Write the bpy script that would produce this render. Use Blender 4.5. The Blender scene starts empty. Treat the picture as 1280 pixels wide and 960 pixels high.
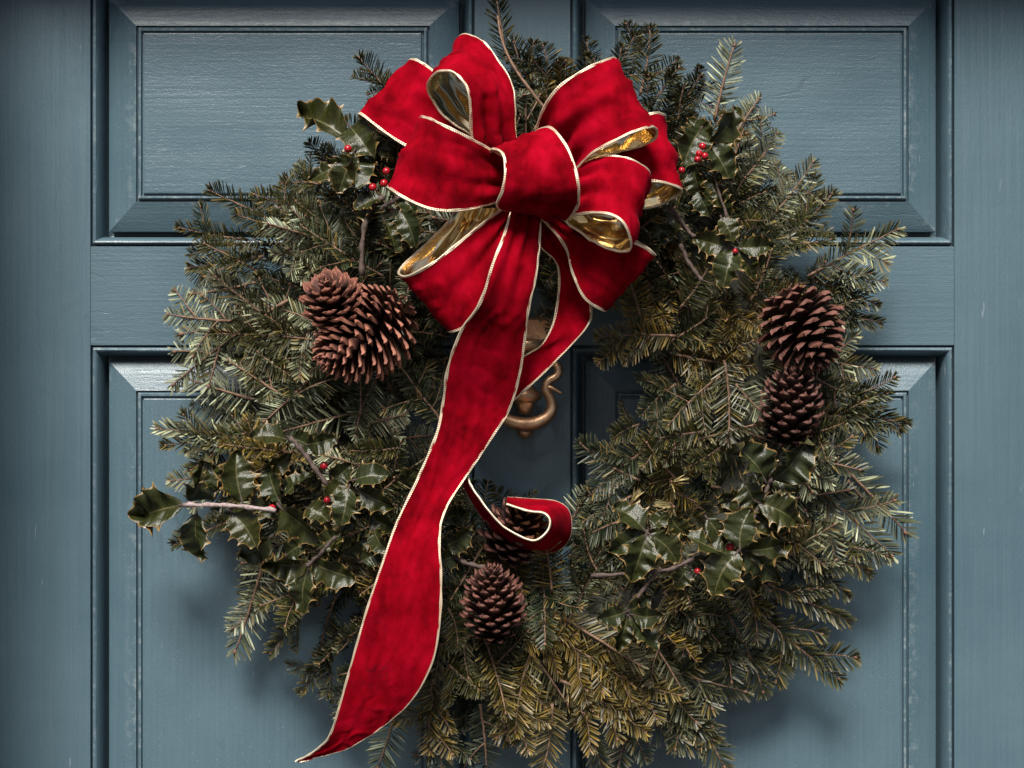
import bpy, math, random
import numpy as np
from mathutils import Vector, Matrix, noise

# ------------------------------------------------------------------ camera, sky, sun, exposure
PX = 1.0 / 1500.0          # one photo pixel on the door face, in metres
DIST = 2100.0              # camera distance from the door face (in those pixels = 1.4 m)
EYE = 1.62                 # height of the lens above the threshold
sc = bpy.context.scene
cam_d = bpy.data.cameras.new("camera")
cam = bpy.data.objects.new("camera", cam_d)
sc.collection.objects.link(cam)
cam.location = (0, -DIST * PX, EYE)
cam.rotation_euler = (math.radians(90), 0, 0)
cam_d.sensor_width = 36.0
cam_d.lens = 36.0 * DIST / 1280.0
cam_d.clip_start = 0.01
cam_d.clip_end = 200.0
sc.camera = cam

SUN_EL, SUN_AZ = math.radians(49), math.radians(-10)   # azimuth measured from straight in front, minus = left
w = bpy.data.worlds.new("World"); sc.world = w; w.use_nodes = True
nt = w.node_tree; nt.nodes.clear()
sky = nt.nodes.new("ShaderNodeTexSky"); sky.sky_type = 'NISHITA'; sky.sun_disc = False
sky.sun_elevation = SUN_EL
sky.sun_rotation = math.pi + SUN_AZ * -1.0
sky.air_density = 0.7; sky.dust_density = 2.0; sky.ozone_density = 1.0
bg = nt.nodes.new("ShaderNodeBackground"); bg.inputs[1].default_value = 0.05
wo = nt.nodes.new("ShaderNodeOutputWorld")
nt.links.new(sky.outputs[0], bg.inputs[0]); nt.links.new(bg.outputs[0], wo.inputs[0])
sl = bpy.data.lights.new("sun", 'SUN'); sl.energy = 5.0; sl.angle = math.radians(20); sl.color = (1.0, 0.95, 0.88)
sun = bpy.data.objects.new("sun", sl); sc.collection.objects.link(sun)
sdir = Vector((math.sin(SUN_AZ) * math.cos(SUN_EL), -math.cos(SUN_AZ) * math.cos(SUN_EL), math.sin(SUN_EL)))
sun.rotation_euler = sdir.to_track_quat('Z', 'Y').to_euler()
sun.location = (0, -3, 4)
sc.view_settings.view_transform = 'Standard'
sc.view_settings.look = 'None'
sc.view_settings.gamma = 1.0
sc.view_settings.exposure = 0.55
sc.cycles.debug_use_spatial_splits = True; sc.cycles.max_bounces = 5; sc.cycles.diffuse_bounces = 2; sc.cycles.glossy_bounces = 3; sc.cycles.transmission_bounces = 0; sc.cycles.transparent_max_bounces = 2
sc.render.resolution_x = 1024; sc.render.resolution_y = 768

random.seed(7)
R = random.Random(11)

# ------------------------------------------------------------------ helpers
def W(px, py, d=0.0):
    """point d pixels in front of the door face that the photo shows at (px, py)"""
    k = (DIST - d) / DIST
    return Vector(((px - 640) * k * PX, -d * PX, EYE + (480 - py) * k * PX))

def link(o, parent=None):
    sc.collection.objects.link(o)
    if parent is not None:
        o.parent = parent
    return o

def empty(name, loc, label, cat, group=None):
    o = bpy.data.objects.new(name, None); o.location = loc
    o.empty_display_size = 0.02
    link(o); o["label"] = label; o["category"] = cat
    if group: o["group"] = group
    return o

class MB:
    def __init__(s):
        s.v = []; s.f = []; s.m = []; s.a = []
    def add(s, verts, faces, mi=0, attr=None):
        o = len(s.v)
        s.v += [tuple(p) for p in verts]
        s.f += [tuple(i + o for i in f) for f in faces]
        s.m += [mi] * len(faces)
        s.a += attr if attr is not None else [(0, 0, 0, 1)] * len(verts)
    def mesh(s, name, mats, smooth=True, off=(0, 0, 0)):
        me = bpy.data.meshes.new(name)
        ox, oy, oz = off
        me.from_pydata([(a - ox, b - oy, c - oz) for a, b, c in s.v], [], s.f)
        for m in mats: me.materials.append(m)
        me.polygons.foreach_set("material_index", s.m)
        me.polygons.foreach_set("use_smooth", [smooth] * len(s.f))
        at = me.attributes.new("tint", 'FLOAT_COLOR', 'POINT')
        at.data.foreach_set("color", np.array(s.a, dtype=np.float32).ravel())
        me.update()
        return me
    def obj(s, name, mats, parent=None, smooth=True):
        off = parent.location if parent is not None and parent.type == 'EMPTY' else (0, 0, 0)
        if parent is not None and parent.parent is not None and parent.type != 'EMPTY':
            off = parent.parent.location
        o = bpy.data.objects.new(name, s.mesh(name, mats, smooth, off))
        return link(o, parent)

def frames(pts):
    T = []
    n = len(pts)
    for i in range(n):
        T.append((pts[min(i + 1, n - 1)] - pts[max(i - 1, 0)]).normalized())
    ref = Vector((0, -1, 0))
    if abs(T[0].dot(ref)) > 0.9: ref = Vector((0, 0, 1))
    N = (ref - T[0] * ref.dot(T[0])).normalized()
    out = []
    for t in T:
        N = N - t * N.dot(t)
        N = N.normalized() if N.length > 1e-6 else t.orthogonal().normalized()
        out.append((t, N, t.cross(N)))
    return out

def tube(mb, pts, radii, sides=6, mi=0, cap=True, wob=0.0, rng=R):
    pts = [Vector(p) for p in pts]
    fr = frames(pts); vs = []; fs = []; at = []
    n = len(pts)
    for i, (p, r) in enumerate(zip(pts, radii)):
        t, N, B = fr[i]
        for k in range(sides):
            a = 2 * math.pi * k / sides
            rr = r * (1 + wob * (rng.random() - .5))
            vs.append(p + (N * math.cos(a) + B * math.sin(a)) * rr)
            at.append((i / max(1, n - 1), k / sides, 0, 1))
    for i in range(n - 1):
        for k in range(sides):
            k2 = (k + 1) % sides
            fs.append((i * sides + k, i * sides + k2, (i + 1) * sides + k2, (i + 1) * sides + k))
    if cap:
        fs.append(tuple(range(sides - 1, -1, -1)))
        fs.append(tuple((n - 1) * sides + k for k in range(sides)))
    mb.add(vs, fs, mi, at)

def spline(pts, n):
    """Catmull-Rom through pts (Vectors), n samples, chord-length spaced"""
    P = [2 * pts[0] - pts[1]] + list(pts) + [2 * pts[-1] - pts[-2]]
    seg = [(pts[i + 1] - pts[i]).length for i in range(len(pts) - 1)]
    tot = sum(seg) or 1.0
    out = []
    for j in range(n):
        out.append(eval_spline(P, j / (n - 1) * (len(pts) - 1)))
    return out

def eval_spline(P, u):
    i = min(int(u), len(P) - 4); t = u - i
    a, b, c, d = P[i], P[i + 1], P[i + 2], P[i + 3]
    return 0.5 * ((2 * b) + (c - a) * t + (2 * a - 5 * b + 4 * c - d) * t * t + (3 * b - a - 3 * c + d) * t ** 3)

def ellipsoid(mb, c, rx, ry, rz, mi=0, nu=10, nv=7):
    vs = []; fs = []
    c = Vector(c)
    for j in range(nv + 1):
        th = math.pi * j / nv
        for i in range(nu):
            ph = 2 * math.pi * i / nu
            vs.append(c + Vector((rx * math.sin(th) * math.cos(ph), ry * math.sin(th) * math.sin(ph), rz * math.cos(th))))
    for j in range(nv):
        for i in range(nu):
            i2 = (i + 1) % nu
            fs.append((j * nu + i, (j + 1) * nu + i, (j + 1) * nu + i2, j * nu + i2))
    mb.add(vs, fs, mi)

# ------------------------------------------------------------------ materials
def mat(name):
    m = bpy.data.materials.new(name); m.use_nodes = True
    t = m.node_tree
    b = t.nodes["Principled BSDF"]
    return m, t, b
def N(t, kind, **kw):
    n = t.nodes.new(kind)
    for k, v in kw.items(): setattr(n, k, v)
    return n
def setin(n, **kw):
    for k, v in kw.items(): n.inputs[k.replace('_', ' ')].default_value = v
def ramp(t, fac, stops):
    r = N(t, "ShaderNodeValToRGB")
    e = r.color_ramp.elements
    e[0].position, e[0].color = stops[0][0], (*stops[0][1], 1)
    e[1].position, e[1].color = stops[-1][0], (*stops[-1][1], 1)
    for p, c in stops[1:-1]:
        x = e.new(p); x.color = (*c, 1)
    t.links.new(fac, r.inputs[0])
    return r.outputs[0]
def mix(t, fac, a, b, mode='MIX'):
    n = N(t, "ShaderNodeMix", data_type='RGBA', blend_type=mode)
    for s, v in ((0, fac), (6, a), (7, b)):
        if isinstance(v, (int, float)): n.inputs[s].default_value = v
        elif isinstance(v, tuple): n.inputs[s].default_value = (*v, 1) if len(v) == 3 else v
        else: t.links.new(v, n.inputs[s])
    return n.outputs[2]
def mth(t, op, a, b=0.0):
    n = N(t, "ShaderNodeMath", operation=op)
    for s, v in ((0, a), (1, b)):
        if isinstance(v, (int, float)): n.inputs[s].default_value = v
        else: t.links.new(v, n.inputs[s])
    return n.outputs[0]
def nz(t, scale, detail=4, rough=.55, vec=None, stretch=None, out=0):
    n = N(t, "ShaderNodeTexNoise")
    setin(n, Scale=scale, Detail=detail, Roughness=rough)
    if vec is None:
        tc = N(t, "ShaderNodeTexCoord"); vec = tc.outputs["Object"]
    if stretch:
        mp = N(t, "ShaderNodeMapping"); mp.inputs["Scale"].default_value = stretch
        t.links.new(vec, mp.inputs[0]); vec = mp.outputs[0]
    t.links.new(vec, n.inputs["Vector"])
    return n.outputs[out]
def bump(t, h, strength, dist, prev=None):
    b = N(t, "ShaderNodeBump"); setin(b, Strength=strength, Distance=dist)
    t.links.new(h, b.inputs["Height"])
    if prev is not None: t.links.new(prev, b.inputs["Normal"])
    return b.outputs[0]

def door_paint(name, st, cracks, worn=True):
    m, t, b = mat(name)
    g1 = nz(t, 60, 5, .6, stretch=st)
    g2 = nz(t, 420, 3, .6, stretch=tuple(.25 + .75 * (s if s < 1 else 1) for s in st))
    g3 = nz(t, 5, 4, .6)
    g4 = nz(t, 900, 2, .5)
    col = ramp(t, g3, [(.28, (.038, .078, .102)), (.72, (.078, .130, .158))])
    col = mix(t, mth(t, 'MULTIPLY', g1, .34), col, (.118, .176, .214))
    # worn, paler arrises
    geo = N(t, "ShaderNodeNewGeometry")
    wear = ramp(t, geo.outputs["Pointiness"], [(.53, (0, 0, 0)), (.60, (1, 1, 1))])
    wn = ramp(t, nz(t, 140, 4, .7), [(.50, (0, 0, 0)), (.64, (1, 1, 1))])
    wearf = mth(t, 'MULTIPLY', mix(t, 1.0, wear, wn, 'MULTIPLY'), .85)
    if worn: col = mix(t, wearf, col, (.34, .38, .38))
    # fine hairline splits in the paint along the grain
    v = N(t, "ShaderNodeTexVoronoi", feature='DISTANCE_TO_EDGE'); setin(v, Scale=26.0, Randomness=1.0)
    tc = N(t, "ShaderNodeTexCoord"); mp = N(t, "ShaderNodeMapping")
    mp.inputs["Scale"].default_value = (.22, 1, 1.9) if st[0] < 1 else (1.9, 1, .22)
    dn = nz(t, 30, 3, .6, out=1)
    va = N(t, "ShaderNodeVectorMath", operation='MULTIPLY_ADD')
    va.inputs[1].default_value = (.02, .0, .012); t.links.new(dn, va.inputs[0]); t.links.new(tc.outputs["Object"], va.inputs[2])
    t.links.new(va.outputs[0], mp.inputs[0]); t.links.new(mp.outputs[0], v.inputs["Vector"])
    cr = ramp(t, v.outputs[0], [(.0, (1, 1, 1)), (.030, (0, 0, 0))])
    cm = ramp(t, nz(t, 9, 3, .6), [(.55, (0, 0, 0)), (.66, (1, 1, 1))])
    crf = mth(t, 'MULTIPLY', mix(t, 1.0, cr, cm, 'MULTIPLY'), cracks)
    col = mix(t, crf, col, (.018, .028, .036))
    # short pale scuffs
    sf = ramp(t, nz(t, 90, 2, .5, stretch=(st[0] * .35 if st[0] > 1 else .35, 1, st[2] * .35 if st[2] > 1 else .35)), [(.735, (0, 0, 0)), (.76, (1, 1, 1))])
    col = mix(t, mth(t, 'MULTIPLY', sf, .4), col, (.26, .31, .34))
    # small specks
    sp = ramp(t, nz(t, 700, 2, .4), [(.70, (0, 0, 0)), (.74, (1, 1, 1))])
    col = mix(t, mth(t, 'MULTIPLY', sp, .25), col, (.30, .34, .36))
    t.links.new(col, b.inputs["Base Color"])
    ro = ramp(t, g1, [(.3, (.30, .30, .30)), (.7, (.46, .46, .46))])
    t.links.new(ro, b.inputs["Roughness"])
    n = bump(t, g1, .30, .0009)
    n = bump(t, g2, .38, .0006, n)
    n = bump(t, g4, .45, .0005, n)
    inv = mth(t, 'SUBTRACT', 1.0, crf)
    n = bump(t, inv, .5, .0008, n)
    t.links.new(n, b.inputs["Normal"])
    return m
M_DV = door_paint("door_paint_upright_grain", (6.0, 1.0, .10), .35)
M_DH = door_paint("door_paint_level_grain", (.10, 1.0, 6.0), .55)
M_SV = door_paint("stile_paint_upright_grain", (6.0, 1.0, .10), .14, False)
M_SH = door_paint("rail_paint_level_grain", (.10, 1.0, 6.0), .4, False)

def velvet():
    m, t, b = mat("red_velvet")
    a = nz(t, 34, 5, .62, stretch=(1.0, 1.0, .6)); c = nz(t, 1500, 2, .5); d = nz(t, 70, 4, .65)
    col = ramp(t, a, [(.36, (.100, .0005, .003)), (.50, (.205, .0008, .006)), (.66, (.310, .0015, .012))])
    col = mix(t, mth(t, 'MULTIPLY', ramp(t, d, [(.5, (0, 0, 0)), (.72, (1, 1, 1))]), .16), col, (.42, .005, .026))
    lint = ramp(t, nz(t, 330, 4, .7), [(.745, (0, 0, 0)), (.77, (1, 1, 1))])
    col = mix(t, mth(t, 'MULTIPLY', lint, .22), col, (.55, .22, .25))
    soot = mix(t, 1.0, ramp(t, nz(t, 260, 3, .6), [(.52, (0, 0, 0)), (.62, (1, 1, 1))]), ramp(t, nz(t, 14, 2, .4), [(.66, (0, 0, 0)), (.72, (1, 1, 1))]), 'MULTIPLY')
    col = mix(t, mth(t, 'MULTIPLY', soot, .6), col, (.05, .004, .008))
    t.links.new(col, b.inputs["Base Color"])
    setin(b, Roughness=.95); b.inputs["Specular IOR Level"].default_value = .02
    b.inputs["Sheen Weight"].default_value = .05; b.inputs["Sheen Roughness"].default_value = .35
    b.inputs["Sheen Tint"].default_value = (1, .12, .2, 1)
    n = bump(t, c, .35, .0005); n = bump(t, d, .07, .0012, n)
    t.links.new(n, b.inputs["Normal"])
    return m
M_VEL = velvet()
def foil():
    m, t, b = mat("gold_foil")
    col = ramp(t, nz(t, 30, 3, .6), [(.3, (.82, .56, .24)), (.7, (.98, .84, .54))])
    t.links.new(col, b.inputs["Base Color"])
    setin(b, Roughness=.22, Metallic=1.0)
    n = bump(t, nz(t, 24, 1, .4), .75, .008)
    t.links.new(n, b.inputs["Normal"])
    return m
M_FOIL = foil()
def trim_m():
    m, t, b = mat("gold_cord")
    at = N(t, "ShaderNodeAttribute", attribute_name="tint")
    sx = N(t, "ShaderNodeSeparateColor"); t.links.new(at.outputs["Color"], sx.inputs[0])
    wv = mth(t, 'SINE', mth(t, 'MULTIPLY', sx.outputs[0], 2.6))
    col = mix(t, mth(t, 'MULTIPLY_ADD', wv, .30), (.90, .76, .55), (.62, .44, .27))
    n1 = nz(t, 120, 3, .6)
    col = mix(t, mth(t, 'MULTIPLY', n1, .5), col, (.92, .84, .72))
    t.links.new(col, b.inputs["Base Color"])
    setin(b, Roughness=.38, Metallic=.55)
    t.links.new(bump(t, wv, .25, .0005), b.inputs["Normal"])
    return m
M_TRIM = trim_m()
def brass():
    m, t, b = mat("aged_brass")
    a = nz(t, 60, 5, .65)
    col = ramp(t, a, [(.3, (.40, .22, .12)), (.55, (.74, .47, .28)), (.75, (.88, .64, .42))])
    pit = ramp(t, nz(t, 700, 3, .5), [(.60, (0, 0, 0)), (.68, (1, 1, 1))])
    col = mix(t, mth(t, 'MULTIPLY', pit, .5), col, (.05, .03, .02))
    t.links.new(col, b.inputs["Base Color"])
    setin(b, Metallic=.9)
    t.links.new(ramp(t, a, [(.3, (.5, .5, .5)), (.7, (.3, .3, .3))]), b.inputs["Roughness"])
    t.links.new(bump(t, pit, -.2, .0004), b.inputs["Normal"])
    return m
M_BRASS = brass()
def needle_m():
    m, t, b = mat("fir_needle")
    oi = N(t, "ShaderNodeObjectInfo"); at = N(t, "ShaderNodeAttribute", attribute_name="tint")
    sx = N(t, "ShaderNodeSeparateColor"); t.links.new(at.outputs["Color"], sx.inputs[0])
    geo = N(t, "ShaderNodeNewGeometry")
    top = oi.outputs["Color"]
    und = mix(t, .26, top, (.22, .26, .17))
    und2 = mix(t, .16, und, (.42, .44, .34))
    # two pale bands with a green keel on the underside
    band = mth(t, 'ABSOLUTE', mth(t, 'SUBTRACT', sx.outputs[2], .5))
    und = mix(t, mth(t, 'MULTIPLY', mth(t, 'GREATER_THAN', band, .08), .9), und, und2)
    col = mix(t, geo.outputs["Backfacing"], top, und)
    hsh = mth(t, 'FRACT', mth(t, 'MULTIPLY', sx.outputs[0], 17.31))
    col = mix(t, mth(t, 'MULTIPLY', mth(t, 'LESS_THAN', hsh, .34), .7), col, (.026, .029, .007))
    val = mth(t, 'MULTIPLY_ADD', mth(t, 'POWER', mth(t, 'FRACT', mth(t, 'MULTIPLY', sx.outputs[0], 5.77)), 2.0), 1.55)
    val.node.inputs[2].default_value = .32
    hsv = N(t, "ShaderNodeHueSaturation"); t.links.new(col, hsv.inputs["Color"]); t.links.new(val, hsv.inputs["Value"])
    col = mix(t, mth(t, 'MULTIPLY', mth(t, 'GREATER_THAN', sx.outputs[0], .93), .7), hsv.outputs[0], (.24, .16, .045))
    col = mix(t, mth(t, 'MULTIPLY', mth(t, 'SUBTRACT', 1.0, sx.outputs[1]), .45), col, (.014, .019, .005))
    tipc = mth(t, 'MULTIPLY', mth(t, 'POWER', sx.outputs[1], 4.0), .24)
    col = mix(t, tipc, col, (.38, .36, .22))
    t.links.new(col, b.inputs["Base Color"])
    setin(b, Roughness=.38); b.inputs["Specular IOR Level"].default_value = .22
    return m
M_NEED = needle_m()
def bark(name, c1, c2, sc_=300):
    m, t, b = mat(name)
    a = nz(t, sc_, 4, .6)
    t.links.new(ramp(t, a, [(.3, c1), (.7, c2)]), b.inputs["Base Color"])
    setin(b, Roughness=.75)
    t.links.new(bump(t, a, .6, .001), b.inputs["Normal"])
    return m
M_TWIG = bark("fir_twig", (.085, .045, .026), (.23, .135, .085))
M_BUD = bark("fir_bud", (.10, .042, .028), (.24, .125, .085))
M_STEM = bark("holly_stem", (.035, .024, .020), (.105, .070, .058))
M_PALE = bark("pale_holly_stem", (.16, .11, .105), (.40, .32, .31))
M_RING = bark("wreath_core", (.012, .013, .008), (.03, .03, .018))
def holly_m():
    m, t, b = mat("holly_leaf")
    oi = N(t, "ShaderNodeObjectInfo"); at = N(t, "ShaderNodeAttribute", attribute_name="tint")
    sx = N(t, "ShaderNodeSeparateColor"); t.links.new(at.outputs["Color"], sx.inputs[0])
    geo = N(t, "ShaderNodeNewGeometry")
    a = nz(t, 90, 4, .6); c = nz(t, 24, 3, .5)
    base = ramp(t, a, [(.3, (.009, .016, .006)), (.7, (.026, .034, .011))])
    base = mix(t, oi.outputs["Random"], base, mix(t, 1.0, base, (1.25, 1.0, .62), 'MULTIPLY'))
    br = ramp(t, c, [(.56, (0, 0, 0)), (.72, (1, 1, 1))])
    base = mix(t, mth(t, 'MULTIPLY', br, .5), base, (.085, .055, .020))
    mot = ramp(t, nz(t, 420, 3, .6), [(.64, (0, 0, 0)), (.72, (1, 1, 1))])
    base = mix(t, mth(t, 'MULTIPLY', mot, .3), base, (.14, .12, .06))
    und = mix(t, .55, base, (.09, .085, .045))
    base = mix(t, geo.outputs["Backfacing"], base, und)
    vein = mth(t, 'MULTIPLY', mth(t, 'LESS_THAN', sx.outputs[0], .05), .55)
    base = mix(t, vein, base, (.13, .12, .055))
    # side veins: chevrons
    ch = mth(t, 'SINE', mth(t, 'MULTIPLY', mth(t, 'SUBTRACT', sx.outputs[1], mth(t, 'MULTIPLY', sx.outputs[0], .14)), 44.0))
    chf = ramp(t, ch, [(.86, (0, 0, 0)), (.99, (1, 1, 1))])
    base = mix(t, mth(t, 'MULTIPLY', chf, .14), base, (.12, .11, .055))
    edge = ramp(t, sx.outputs[0], [(.94, (0, 0, 0)), (1.0, (1, 1, 1))])
    base = mix(t, mth(t, 'MULTIPLY', edge, .85), base, (.33, .20, .07))
    t.links.new(base, b.inputs["Base Color"])
    setin(b, Roughness=.24); b.inputs["Specular IOR Level"].default_value = .40
    n = bump(t, ch, .14, .0005); n = bump(t, nz(t, 120, 2, .5), .22, .0012, n)
    t.links.new(n, b.inputs["Normal"])
    return m
M_LEAF = holly_m()
m, t, b = mat("holly_berry"); M_BERRY = m
t.links.new(ramp(t, nz(t, 200, 3, .5), [(.3, (.26, .004, .010)), (.7, (.42, .012, .022))]), b.inputs["Base Color"])
setin(b, Roughness=.22)
m, t, b = mat("berry_tip"); M_BTIP = m
setin(b, Roughness=.7); b.inputs["Base Color"].default_value = (.03, .015, .012, 1)
def cone_m():
    m, t, b = mat("pine_cone_scale")
    oi = N(t, "ShaderNodeObjectInfo"); at = N(t, "ShaderNodeAttribute", attribute_name="tint")
    sx = N(t, "ShaderNodeSeparateColor"); t.links.new(at.outputs["Color"], sx.inputs[0])
    a = nz(t, 260, 4, .6)
    base = ramp(t, a, [(.3, (.026, .010, .007)), (.7, (.060, .023, .015))])
    lip = ramp(t, sx.outputs[0], [(.74, (0, 0, 0)), (1.0, (1, 1, 1))])
    base = mix(t, mth(t, 'MULTIPLY', lip, .8), base, mix(t, a, (.13, .048, .030), (.36, .170, .115)))
    base = mix(t, mth(t, 'MULTIPLY', oi.outputs["Random"], .5), base, mix(t, 1.0, base, (.62, .58, .60), 'MULTIPLY'))
    base = mix(t, 1.0, base, oi.outputs["Color"], 'MULTIPLY')
    t.links.new(base, b.inputs["Base Color"])
    setin(b, Roughness=.55)
    t.links.new(bump(t, a, .5, .001), b.inputs["Normal"])
    return m
M_CONE = cone_m()
m, t, b = mat("pine_cone_core"); M_CORE = m
setin(b, Roughness=1.0); b.inputs["Specular IOR Level"].default_value = 0.0; b.inputs["Base Color"].default_value = (.012, .006, .004, 1)

# ------------------------------------------------------------------ the door
DOORC = W(653, 2880, 0)
door = empty("front_door", DOORC, "blue grey painted panelled wooden front door behind the wreath", "door")
XS = [-12, 113, 593, 713, 1193, 1318]          # door edge, stile edges, middle stile, door edge
YT, YP0, YP1, YQ0, YQ1, YR0, YR1, YB = -165, -25, 308, 432, 1560, 1760, 2500, 2880

def slab(name, x0, x1, y0, y1, mat_, ev=2.0):
    """a board of the door frame: front face at d=0 with a slightly eased edge, 60 px (4 cm) thick"""
    mb = MB(); e = 0.6
    def P(x, y, d): return Vector(((x - 640) * PX, -d * PX, EYE + (480 - y) * PX))
    rings = [[(x0, y0), (x1, y0), (x1, y1), (x0, y1)],
             [(x0, y0), (x1, y0), (x1, y1), (x0, y1)],
             [(x0 + e, y0 + e), (x1 - e, y0 + e), (x1 - e, y1 - e), (x0 + e, y1 - e)]]
    ds = [-60, -e, 0]
    vs = [P(x, y, d) for r, d in zip(rings, ds) for x, y in r]
    fs = [(0, 1, 2, 3), (11, 10, 9, 8)]
    for j in range(2):
        for k in range(4):
            k2 = (k + 1) % 4
            fs.append((j * 4 + k2, j * 4 + k, (j + 1) * 4 + k, (j + 1) * 4 + k2))
    mb.add(vs, fs)
    return mb.obj(name, [mat_], door, smooth=False)
g = 0.15
slab("stile", XS[0], XS[1], YT, YB, M_SV)
slab("stile", XS[4], XS[5], YT, YB, M_SV)
for y0, y1 in ((YP0, YP1), (YQ0, YQ1), (YR0, YR1)): slab("stile", XS[2], XS[3], y0, y1, M_SV)
for y0, y1 in ((YT, YP0), (YP1, YQ0), (YQ1, YR0), (YR1, YB)): slab("rail", XS[1] + g, XS[4] - g, y0 + g, y1 - g, M_SH)

def sweep_rect(mb, x0, x1, y0, y1, prof, mis=None, close=False):
    """profile (inset, depth) swept round a rectangle, mitred; sides subdivided for a faint waviness"""
    def P(x, y, d): return Vector(((x - 640) * PX, -d * PX, EYE + (480 - y) * PX))
    loops = []
    for u, d in prof:
        loops.append([(x0 + u, y0 + u), (x1 - u, y0 + u), (x1 - u, y1 - u), (x0 + u, y1 - u)])
    SEG = 24
    for k in range(4):
        vs = []; fs = []
        for (u, d), lp in zip(prof, loops):
            a = lp[k]; b_ = lp[(k + 1) % 4]
            for s in range(SEG + 1):
                f = s / SEG
                x = a[0] + (b_[0] - a[0]) * f; y = a[1] + (b_[1] - a[1]) * f
                wv = .35 * noise.noise(Vector((x * .02, y * .02, u * .3))) if 0 < s < SEG else 0
                vs.append(P(x, y, d + wv))
        n = SEG + 1
        for j in range(len(prof) - 1):
            for s in range(SEG):
                fs.append((j * n + s, (j + 1) * n + s, (j + 1) * n + s + 1, j * n + s + 1))
        mb.add(vs, fs, 0 if mis is None else mis[k])

MOULD = [(.1, -16), (.1, -14), (2.0, -14), (2.3, -1.4), (3.4, .8), (5.0, 1.6), (6.8, 1.0), (8.8, -2.2), (10.6, -7.5), (12.2, -13.0), (13.0, -18.0), (13.1, -40), (17, -41)]
BEVEL = [(15, -42), (19.4, -41.6), (19.8, -16.4), (21.3, -15.4), (38, -10.0), (56.2, -4.2), (56.6, -9.5), (58.4, -9.5), (58.9, -3.0),
         (60.6, -1.0), (63.0, -1.2), (64.2, -5.4), (65.6, -5.4), (66.4, -1.0), (67.5, -.7)]
for (x0, x1) in ((XS[1], XS[2]), (XS[3], XS[4])):
    for (y0, y1) in ((YP0, YP1), (YQ0, YQ1), (YR0, YR1)):
        mb = MB()
        sweep_rect(mb, x0, x1, y0, y1, BEVEL, [0, 1, 0, 1])
        u = 67.5
        nx, ny = 26, 26
        vs = []; fs = []
        for j in range(ny + 1):
            for i in range(nx + 1):
                x = x0 + u + (x1 - x0 - 2 * u) * i / nx; y = y0 + u + (y1 - y0 - 2 * u) * j / ny
                dd = -.7 + (.9 * noise.noise(Vector((x * .006, y * .02, 3))) if 0 < i < nx and 0 < j < ny else 0)
                vs.append(Vector(((x - 640) * PX, -dd * PX, EYE + (480 - y) * PX)))
        for j in range(ny):
            for i in range(nx):
                a = j * (nx + 1) + i
                fs.append((a, a + nx + 1, a + nx + 2, a + 1))
        mb.add(vs, fs, 0 if y0 < 0 else 1)
        pan = mb.obj("raised_panel", [M_DH, M_DV], door, smooth=True)
        pan.data.set_sharp_from_angle(angle=math.radians(22))
        mo = MB(); sweep_rect(mo, x0, x1, y0, y1, MOULD, [0, 1, 0, 1])
        mo_o = mo.obj("moulding", [M_DH, M_DV], pan, smooth=True)
        mo_o.data.set_sharp_from_angle(angle=math.radians(40))
        # back of the panel, so the door is closed
        bk = MB()
        q = [Vector(((x - 640) * PX, 50 * PX, EYE + (480 - y) * PX)) for x, y in ((x0, y0), (x1, y0), (x1, y1), (x0, y1))]
        bk.add(q, [(0, 1, 2, 3)]); bk.obj("panel_back", [M_DV], door, smooth=False)

# unseen frame round the door: reveal depth chosen to shade the edges and top
fr = bpy.data.objects.new("unseen_door_frame", None); fr.location = W(653, 2880, 0); link(fr); fr["kind"] = "structure"
def fbox(name, x0, x1, y0, y1, d0, d1, mat_):
    mb = MB()
    def P(x, y, d): return Vector(((x - 640) * PX, -d * PX, EYE + (480 - y) * PX))
    vs = [P(x, y, d) for d in (d0, d1) for x, y in ((x0, y0), (x1, y0), (x1, y1), (x0, y1))]
    fs = [(0, 1, 2, 3), (7, 6, 5, 4)] + [((k + 1) % 4, k, 4 + k, 4 + (k + 1) % 4) for k in range(4)]
    mb.add(vs, fs); return mb.obj(name, [mat_], fr, smooth=False)
fbox("unseen_jamb", -260, -16, -170, 2895, -90, 340, M_SV)
fbox("unseen_jamb", 1322, 1566, -170, 2895, -90, 340, M_SV)
fbox("unseen_head_jamb", -260, 1566, -420, -171, -90, 198, M_SH)
gm, t, b = mat("stone_paving")
t.links.new(ramp(t, nz(t, 6, 5, .6), [(.3, (.035, .034, .032)), (.7, (.06, .058, .055))]), b.inputs["Base Color"]); setin(b, Roughness=.85)
mb = MB(); mb.add([(-30, -60, 0), (30, -60, 0), (30, 1, 0), (-30, 1, 0)], [(0, 1, 2, 3)])
gr = mb.obj("ground", [gm], None, smooth=False); gr["kind"] = "structure"

# ------------------------------------------------------------------ door knocker
kn = empty("door_knocker", W(656, 480, 0), "aged brass scroll door knocker half hidden behind the ribbon tails", "knocker")
def KP(x, y, d): return W(x, y, d)
mb = MB()
plate = [(640, 398), (694, 396), (690, 420), (676, 428), (676, 442), (636, 442), (636, 428), (622, 420), (620, 398)]
vs = [KP(x, y, 0.4) for x, y in plate] + [KP(x, y, 9) for x, y in plate] + [KP(656 + (x - 656) * .88, 420 + (y - 420) * .88, 12) for x, y in plate]
n = len(plate); fs = [tuple(2 * n + i for i in range(n))]
for j in range(2):
    for i in range(n):
        fs.append((j * n + i, j * n + (i + 1) % n, (j + 1) * n + (i + 1) % n, (j + 1) * n + i))
mb.add(vs, fs); mb.obj("back_plate", [M_BRASS], kn, smooth=False)
mb = MB(); tube(mb, [KP(632, 432, 18), KP(656, 431, 20), KP(680, 432, 18)], [7 * PX, 9 * PX, 7 * PX], 12); mb.obj("hinge_barrel", [M_BRASS], kn)
mb = MB()
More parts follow.
